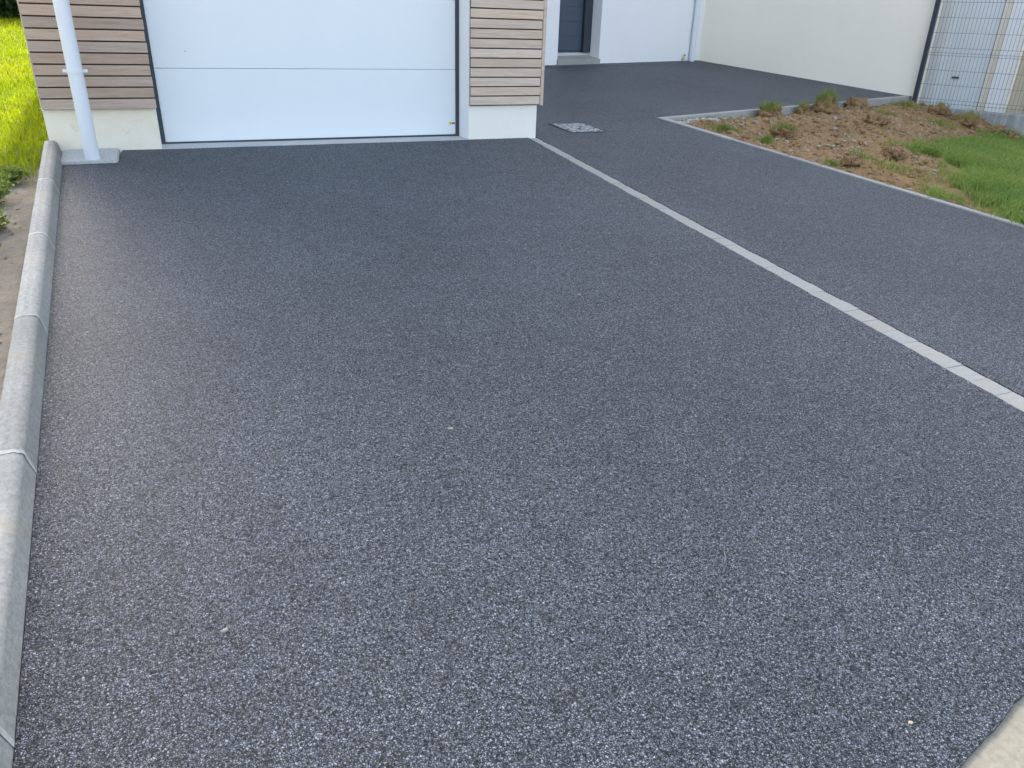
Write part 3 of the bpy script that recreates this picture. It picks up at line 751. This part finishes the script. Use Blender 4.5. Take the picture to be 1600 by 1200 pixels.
# pebbles strewn over the soil
def rock(seed, sub=1):
    m = MB(); bmesh.ops.create_icosphere(m.bm, subdivisions=sub, radius=1)
    for v in m.bm.verts: v.co *= 1 + .45 * noise.noise(v.co * 1.3 + Vector((seed * 7.1, 0, 0)))
    return m
rk = []
for k in range(6):
    m = rock(k); rk.append((np.array([v.co[:] for v in m.bm.verts]), [tuple(v.index for v in f.verts) for f in m.bm.faces])); m.bm.free()
def stones(name, locs, m, **kw):
    V, F, o_ = [], [], 0
    for (x, y, z, s) in locs:
        v, f = rk[random.randrange(6)]; a = random.uniform(0, 6.3); c_, s_ = math.cos(a), math.sin(a)
        q = v * np.array([s, s * random.uniform(.6, 1), s * random.uniform(.4, .8)])
        q = np.stack([q[:, 0] * c_ - q[:, 1] * s_ + x, q[:, 0] * s_ + q[:, 1] * c_ + y, q[:, 2] + z], 1)
        V.append(q); F += [tuple(i + o_ for i in t) for t in f]; o_ += len(v)
    me = bpy.data.meshes.new(name); me.from_pydata(np.concatenate(V).tolist(), [], F); me.materials.append(m)
    return obj(name, me, **kw)
L = []
while len(L) < 1500:
    x, y = random.uniform(4.6, 12), random.uniform(2.5, 9.3)
    if ingarden(x, y) and polydist(x, y, LP) < -.1 and fbm(x, y, 1.1, 31) > -.15: L.append((x, y, zsoil(x, y) + .004, random.choice((.008, .01, .013, .018, .026))))
stones('garden_pebbles', L, STONE, kind='stuff')
L = []
while len(L) < 5000:
    x, y = random.uniform(4.6, 12), random.uniform(2.5, 9.3)
    if ingarden(x, y) and polydist(x, y, LP) < .05: L.append((x, y, zsoil(x, y) + .004, abs(random.gauss(0, .018)) + .006))
stones('soil_crumbs', L, SOIL, kind='stuff')
# white gravel spill in the inner corner
L = []
g0 = e0 + e2d * .62 + n2 * .17
for _ in range(900):
    a = random.gauss(0, .28); b = abs(random.gauss(0, .05))
    q = Vector((g0.x, g0.y, 0)) + e2d * a + n2 * (b - .06)
    if ingarden(q.x, q.y): L.append((q.x, q.y, zsoil(q.x, q.y) + .003, random.uniform(.005, .011)))
stones('gravel_spill', L, m_concrete('pale_gravel', (.55, .54, .50), (.66, .65, .61), pores=False), kind='stuff')

# clods of turf and earth
def clod(p, r, h, label, grass=0, tone=.4, sub=4):
    P = cast(p, zsoil0); d2 = (Vector((P.x, P.y, 0)) - e0).dot(n2)
    if d2 < EW + .04 + r * .8: P += n2 * (EW + .04 + r * .8 - d2)
    P.z = zsoil(P.x, P.y)
    m = MB(); bmesh.ops.create_icosphere(m.bm, subdivisions=sub, radius=1)
    sd_ = Vector((random.random() * 50, 0, 0))
    for v in m.bm.verts:
        c = v.co.copy()
        k = 1 + .55 * noise.noise(c * 1.2 + sd_) + .38 * noise.noise(c * 2.9 + sd_) + .26 * noise.noise(c * 6.5 + sd_) + .16 * noise.noise(c * 14 + sd_)
        v.co = Vector((c.x * k * r, c.y * k * r * .85, max(-.5, c.z * k) * h * .62 + h * .28))
    t = thing('turf_clod' if grass else 'earth_clod', P, label, 'turf clod' if grass else 'earth clod')
    zs = sorted((v.co.copy() for v in m.bm.verts if v.normal.z > -.2), key=lambda c: c.z)
    obj('earth', m.data('clod', CLOD, True), t, Matrix.Translation(P))
    top = zs[int(len(zs) * .55):]
    rt = [tuple(P + random.choice(zs)) for _ in range(int(260 * r / .2))]
    blades('roots', rt, .012, .035, .004, ROOT, 1.3, parent=t, kind='stuff')
    if grass: blades('grass', [tuple(P + random.choice(top)) for _ in range(grass)], .02, .05 + h * .42, .0055, TUFT, 1.5, tone, parent=t, kind='stuff')
    return t
ROOT = m_leaf('dry_roots', (.14, .08, .035), (.36, .25, .13), .2)
clod((1282, 178), .15, .22, 'tall upturned turf clod with a green tuft, beside the back edging', 420, tone=.3)
clod((1330, 172), .14, .19, 'bare rounded brown earth clod at the back edging beside the tall turf clod')
clod((1368, 200), .13, .13, 'dark brown flattened clod in the middle of the dug soil')
clod((1202, 186), .13, .15, 'bright green tuft on a clod by the back edging, nearer the edging corner', 420, tone=.3)
clod((1238, 178), .08, .13, 'small grassy clod at the back edging between the larger turf clods', 160, tone=.4)
clod((1468, 182), .13, .14, 'small grassy clod against the low wall by the fence post', 120, tone=.6)
clod((1512, 198), .22, .17, 'broad turf clod against the low wall below the fence', 260, tone=.75)
clod((1530, 210), .12, .14, 'dark rooty clod in front of the low wall', 0)
clod((1552, 212), .15, .13, 'reddish brown clod at the end of the clod row by the low wall', 60, tone=.8)
clod((1576, 222), .10, .11, 'last small turf clod of the row where the low wall meets the lawn', 110, tone=.6)
clod((1222, 217), .11, .10, 'small clod with a green tuft near the path edging, mid bed', 170, tone=.25)
clod((1395, 250), .11, .10, 'dark low clod near the edge of the lawn', 0)
clod((1330, 262), .09, .08, 'brown clod beside the path edging ahead of the lawn', 0)
# flat tufts in the bed
def tuft(p, r, n, hm, label, tone=.3):
    P = cast(p, zsoil0); P.z = zsoil(P.x, P.y); pt = []
    t = []
    for _ in range(n):
        a, q = random.uniform(0, 6.3), abs(random.gauss(0, .5)) * r
        x, y = P.x + q * math.cos(a), P.y + q * math.sin(a) * .8
        if ingarden(x, y): pt.append((x - P.x, y - P.y, zsoil(x, y) - P.z))
    t = thing('grass_tuft', P, label, 'grass tuft', 'grass tufts in the dug bed')
    blades('grass', [(x + P.x, y + P.y, z + P.z) for x, y, z in pt], .03, hm, .007, TUFT, .9, tone, parent=t, kind='stuff')
for a in (((1133, 206), .22, 300, .09, 'long low green tuft lying along the path edging near its corner', .25),
          ((1196, 226), .14, 170, .08, 'small green tuft against the path edging beside the clod', .25),
          ((1380, 182), .28, 330, .09, 'wide thin grass patch in the back of the bed by the dark clod', .6),
          ((1415, 168), .3, 360, .10, 'grass patch at the foot of the fence post', .45),
          ((1346, 250), .17, 190, .09, 'rounded pale tuft by the path edging ahead of the lawn', .55),
          ((1392, 268), .28, 340, .08, 'yellowish flattened grass patch beside the path edging', .85),
          ((1298, 260), .12, 120, .07, 'little green tuft touching the path edging in mid bed', .3),
          ((1400, 232), .2, 240, .09, 'loose yellow green tuft at the corner of the lawn', .7),
          ((1468, 198), .3, 340, .10, 'ragged grass patch between the broad clod and the dug soil', .65)): tuft(*a)

# ------------------------------------------------------------------ drain cover in the path
mc = [cast(p) for p in ((861, 193.7), (915, 193.4), (946, 206.2), (886, 209))]
c0 = sum(mc, Vector()) / 4; dx = ((mc[1] - mc[0]) + (mc[2] - mc[3])); dx.z = 0; dx.normalize(); dyv = Vector((-dx.y, dx.x, 0))
sxw = ((mc[1] - mc[0]).length + (mc[2] - mc[3]).length) / 4; syw = ((mc[3] - mc[0]).length + (mc[2] - mc[1]).length) / 4
print('drain', sxw * 2, syw * 2)
sxw = syw = (sxw + syw) / 2
g1 = Vector((dx.x, dx.y, SY * dx.y - SX * dx.x)).normalized(); g2 = Vector((dyv.x, dyv.y, SY * dyv.y - SX * dyv.x)).normalized(); g3 = g1.cross(g2)
c0.z = hz(c0.x, c0.y) + .0035
DM = basis(c0, g1, g2, g3)
dc = link(bpy.data.objects.new('drain_cover', None), None, DM, label='square drain cover filled with pale stones, set in the path', category='drain cover')
m = MB(); a = sxw
for q in ((-a, -a, -a + .012, a), (a - .012, -a, a, a), (-a + .012, -a, a - .012, -a + .012), (-a + .012, a - .012, a - .012, a)): m.box((q[0], q[1], -.03), (q[2], q[3], .0035))
def dchild(n, me, **kw):
    o = bpy.data.objects.new(n, me); COL.objects.link(o); o.parent = dc
    for k, v in kw.items(): o[k] = v
dchild('frame', m.data('cover_frame', FRAME))
m = MB(); m.box((-a + .012, -a + .012, -.03), (a - .012, a - .012, .002)); dchild('infill', m.data('cover_infill', ASPH))
m = MB()
for i in range(11):
    for j in range(8):
        u, v = (-1 + (i + .5 + random.uniform(-.3, .3)) / 5.5) * (a - .03), (-1 + (j + .5 + random.uniform(-.3, .3)) / 4) * (a - .03)
        if random.random() < .1: continue
        n_ = 6; an = random.uniform(0, 6.3); ra, rb = random.uniform(.014, .027), random.uniform(.012, .02)
        ring = [(u + math.cos(an + 6.283 * k / n_) * ra * random.uniform(.8, 1.1), v + math.sin(an + 6.283 * k / n_) * rb * random.uniform(.8, 1.1)) for k in range(n_)]
        m.hexa([(x, y, 0) for x, y in ring], [(x, y, .0055 + random.uniform(0, .002)) for x, y in ring])
dchild('stone', m.data('cover_stone', m_concrete('cover_stone', (.43, .43, .42), (.53, .53, .52), pores=False)), kind='stuff')

# pale pebbles dropped on the drive
for p, r, lab in (((1422, 1132), .006, 'tan pebble lying on the asphalt near the street kerb'), ((705, 672), .009, 'pale sand crumb on the asphalt in the middle of the drive'), ((352, 988), .008, 'yellowish sand crumb on the asphalt nearer the left kerb'), ((905, 462), .009, 'buff crumb on the asphalt towards the paver line')):
    P = cast(p); P.z += .006
    m = rock(r * 1000, 2)
    for v in m.bm.verts: v.co = Vector((v.co.x * r, v.co.y * r * .7, v.co.z * r * .5))
    link(bpy.data.objects.new('pebble', m.data('pebble', m_plain('pebble_tan', (.55, .42, .27) if r < .007 else (.36, .31, .23), .8), True)), None, Matrix.Translation(P), label=lab, category='pebble')

# ------------------------------------------------------------------ left: bank, grass, weeds, hedge
def zleft(x, y):
    k = kx(y) - KW; d = k - x
    gz = hz(x, y)
    a = gz + .045 - .10 * sstep(0, .55, d) + fbm(x, y, 5, 2) * .012
    g = gz + .02 + .05 * fbm(x, y, .5, 9)
    return a + (g - a) * sstep(4.9, 5.8, y + .35 * d)
sheet('bank', lambda x, y: zleft(x, y) + fbm(x, y, 16, 6) * .008 * (y < 6.2), -3.0, kx(-.6) - KW + .06, -.6, 6.5, .03, SAND, lambda x, y: x < kx(y) - KW + .045, kind='structure')
sheet('field', lambda x, y: zleft(x, y) - .002, -12, gl + .04, 6.2, 18, .1, FIELD, lambda x, y: x < gl + .03, kind='structure')
pts, tones = [], []
while len(pts) < 75000:
    y = 5.0 + 10.5 * random.random() ** 1.25; x = gl - .03 - 2.6 * random.random() * (.3 + y / 12)
    if y < YF and x > kx(y) - KW - .03: continue
    if y < 6.0 and random.random() > sstep(5.35, 6.1, y + .3 * (gl - x)): continue
    pts.append((x, y, zleft(x, y))); tones.append(.5 + .6 * fbm(x, y, .9, 14))
blades('grass', pts, .04, .10, .006, GRASSL, .8, np.array(tones), kind='stuff')
# earth lumps on the bank
L = []
for _ in range(900):
    y = random.uniform(1.2, 5.4); d = abs(random.gauss(.26, .12)) + .05; x = kx(y) - KW - d
    L.append((x, y, zleft(x, y), abs(random.gauss(0, .006)) + .003))
stones('bank_lumps', L, m_concrete('bank_gravel', (.16, .155, .145), (.27, .26, .24), pores=False), kind='stuff')
def leaves(n, gen, smin, smax):
    V, F, tn = [], [], []
    for _ in range(n):
        p = gen(); s = random.uniform(smin, smax); d = Vector((random.gauss(0, 1), random.gauss(0, 1), random.gauss(.3, .7))).normalized(); q = d.orthogonal().normalized()
        q = Matrix.Rotation(random.uniform(0, 6.3), 3, d) @ q
        b = len(V); V += [p, p + d * s * .5 + q * s * .28, p + d * s, p + d * s * .5 - q * s * .28]; F.append((b, b + 1, b + 2, b + 3)); t = random.random(); tn += [t] * 4
    return V, F, tn
def leafmesh(name, n, gen, smin, smax, m):
    V, F, tn = leaves(n, gen, smin, smax); me = bpy.data.meshes.new(name); me.from_pydata(V, [], F); me.materials.append(m)
    me.attributes.new('tone', 'FLOAT', 'POINT').data.foreach_set('value', tn); return me
def weed(x, y, h, r, label, n):
    P = Vector((x, y, zleft(x, y))); t = thing('weed_plant', P, label, 'weed', 'weeds along the sandy bank'); st = []
    m = MB()
    for _ in range(9):
        a = random.uniform(0, 6.3); tip = P + Vector((math.cos(a) * r * random.uniform(.3, 1), math.sin(a) * r * random.uniform(.3, 1), h * random.uniform(.6, 1)))
        mid = P.lerp(tip, .5) + Vector((0, 0, h * .1)); st.append((P, mid, tip)); m.tube([P - Vector((0, 0, .02)), mid, tip], .003, 5, rs=[.004, .003, .0015])
    obj('stem', m.data('weed_stem', LEAF), t)
    def gen():
        a, b, c = random.choice(st); f = random.random() ** .7; p = a.lerp(b, f * 2) if f < .5 else b.lerp(c, f * 2 - 1)
        return p + Vector((random.gauss(0, .018), random.gauss(0, .018), random.gauss(0, .012)))
    obj('foliage', leafmesh('weed_foliage', n, gen, .012, .032, LEAF), t)
kk = lambda y, d: kx(y) - KW - d
for p, h, r, lab, n in (((12, 288), .10, .12, 'bushy green weed at the lower edge of the sunlit grass', 700), ((-10, 322), .13, .13, 'leafy green weed on the bank below the bushy one', 800),
        ((-6, 362), .09, .09, 'green weed spreading over the dark gravelly bank', 420), ((-30, 410), .10, .10, 'lowest green weed on the sandy bank', 420)):
    q = cast(p, zleft); weed(q.x, q.y, h, r, lab, n)
def bush(x, y, h, r, label, n):
    P = Vector((x, y, hz(x, y))); t = thing('hedge_bush', P, label, 'bush', 'bushes behind the bright grass')
    m = MB(); m.tube([P - Vector((0, 0, .1)), P + Vector((.05, 0, h * .4)), P + Vector((0, .05, h * .8))], .03, 7, rs=[.04, .03, .012]); obj('trunk', m.data('bush_trunk', WOODL), t)
    cl = [Vector((random.gauss(0, .5) * r, random.gauss(0, .4) * r, h * random.uniform(.05, 1))) for _ in range(46)]
    def gen():
        c = random.choice(cl); return P + c + Vector((random.gauss(0, .13), random.gauss(0, .13), random.gauss(0, .11)))
    obj('crown', leafmesh('bush_crown', n, gen, .05, .10, HEDGE), t)
hb = [cast((x, 34)) for x in (-60, 5, 45)]
for i, (v, lab) in enumerate(zip(hb, ('dark hedge bush farther from the garage wall', 'dark bush behind the bright grass, beside the garage', 'dark bush behind the garage corner'))):
    bush(v.x, v.y + random.uniform(.1, .4), .62, .6, lab, 2600)
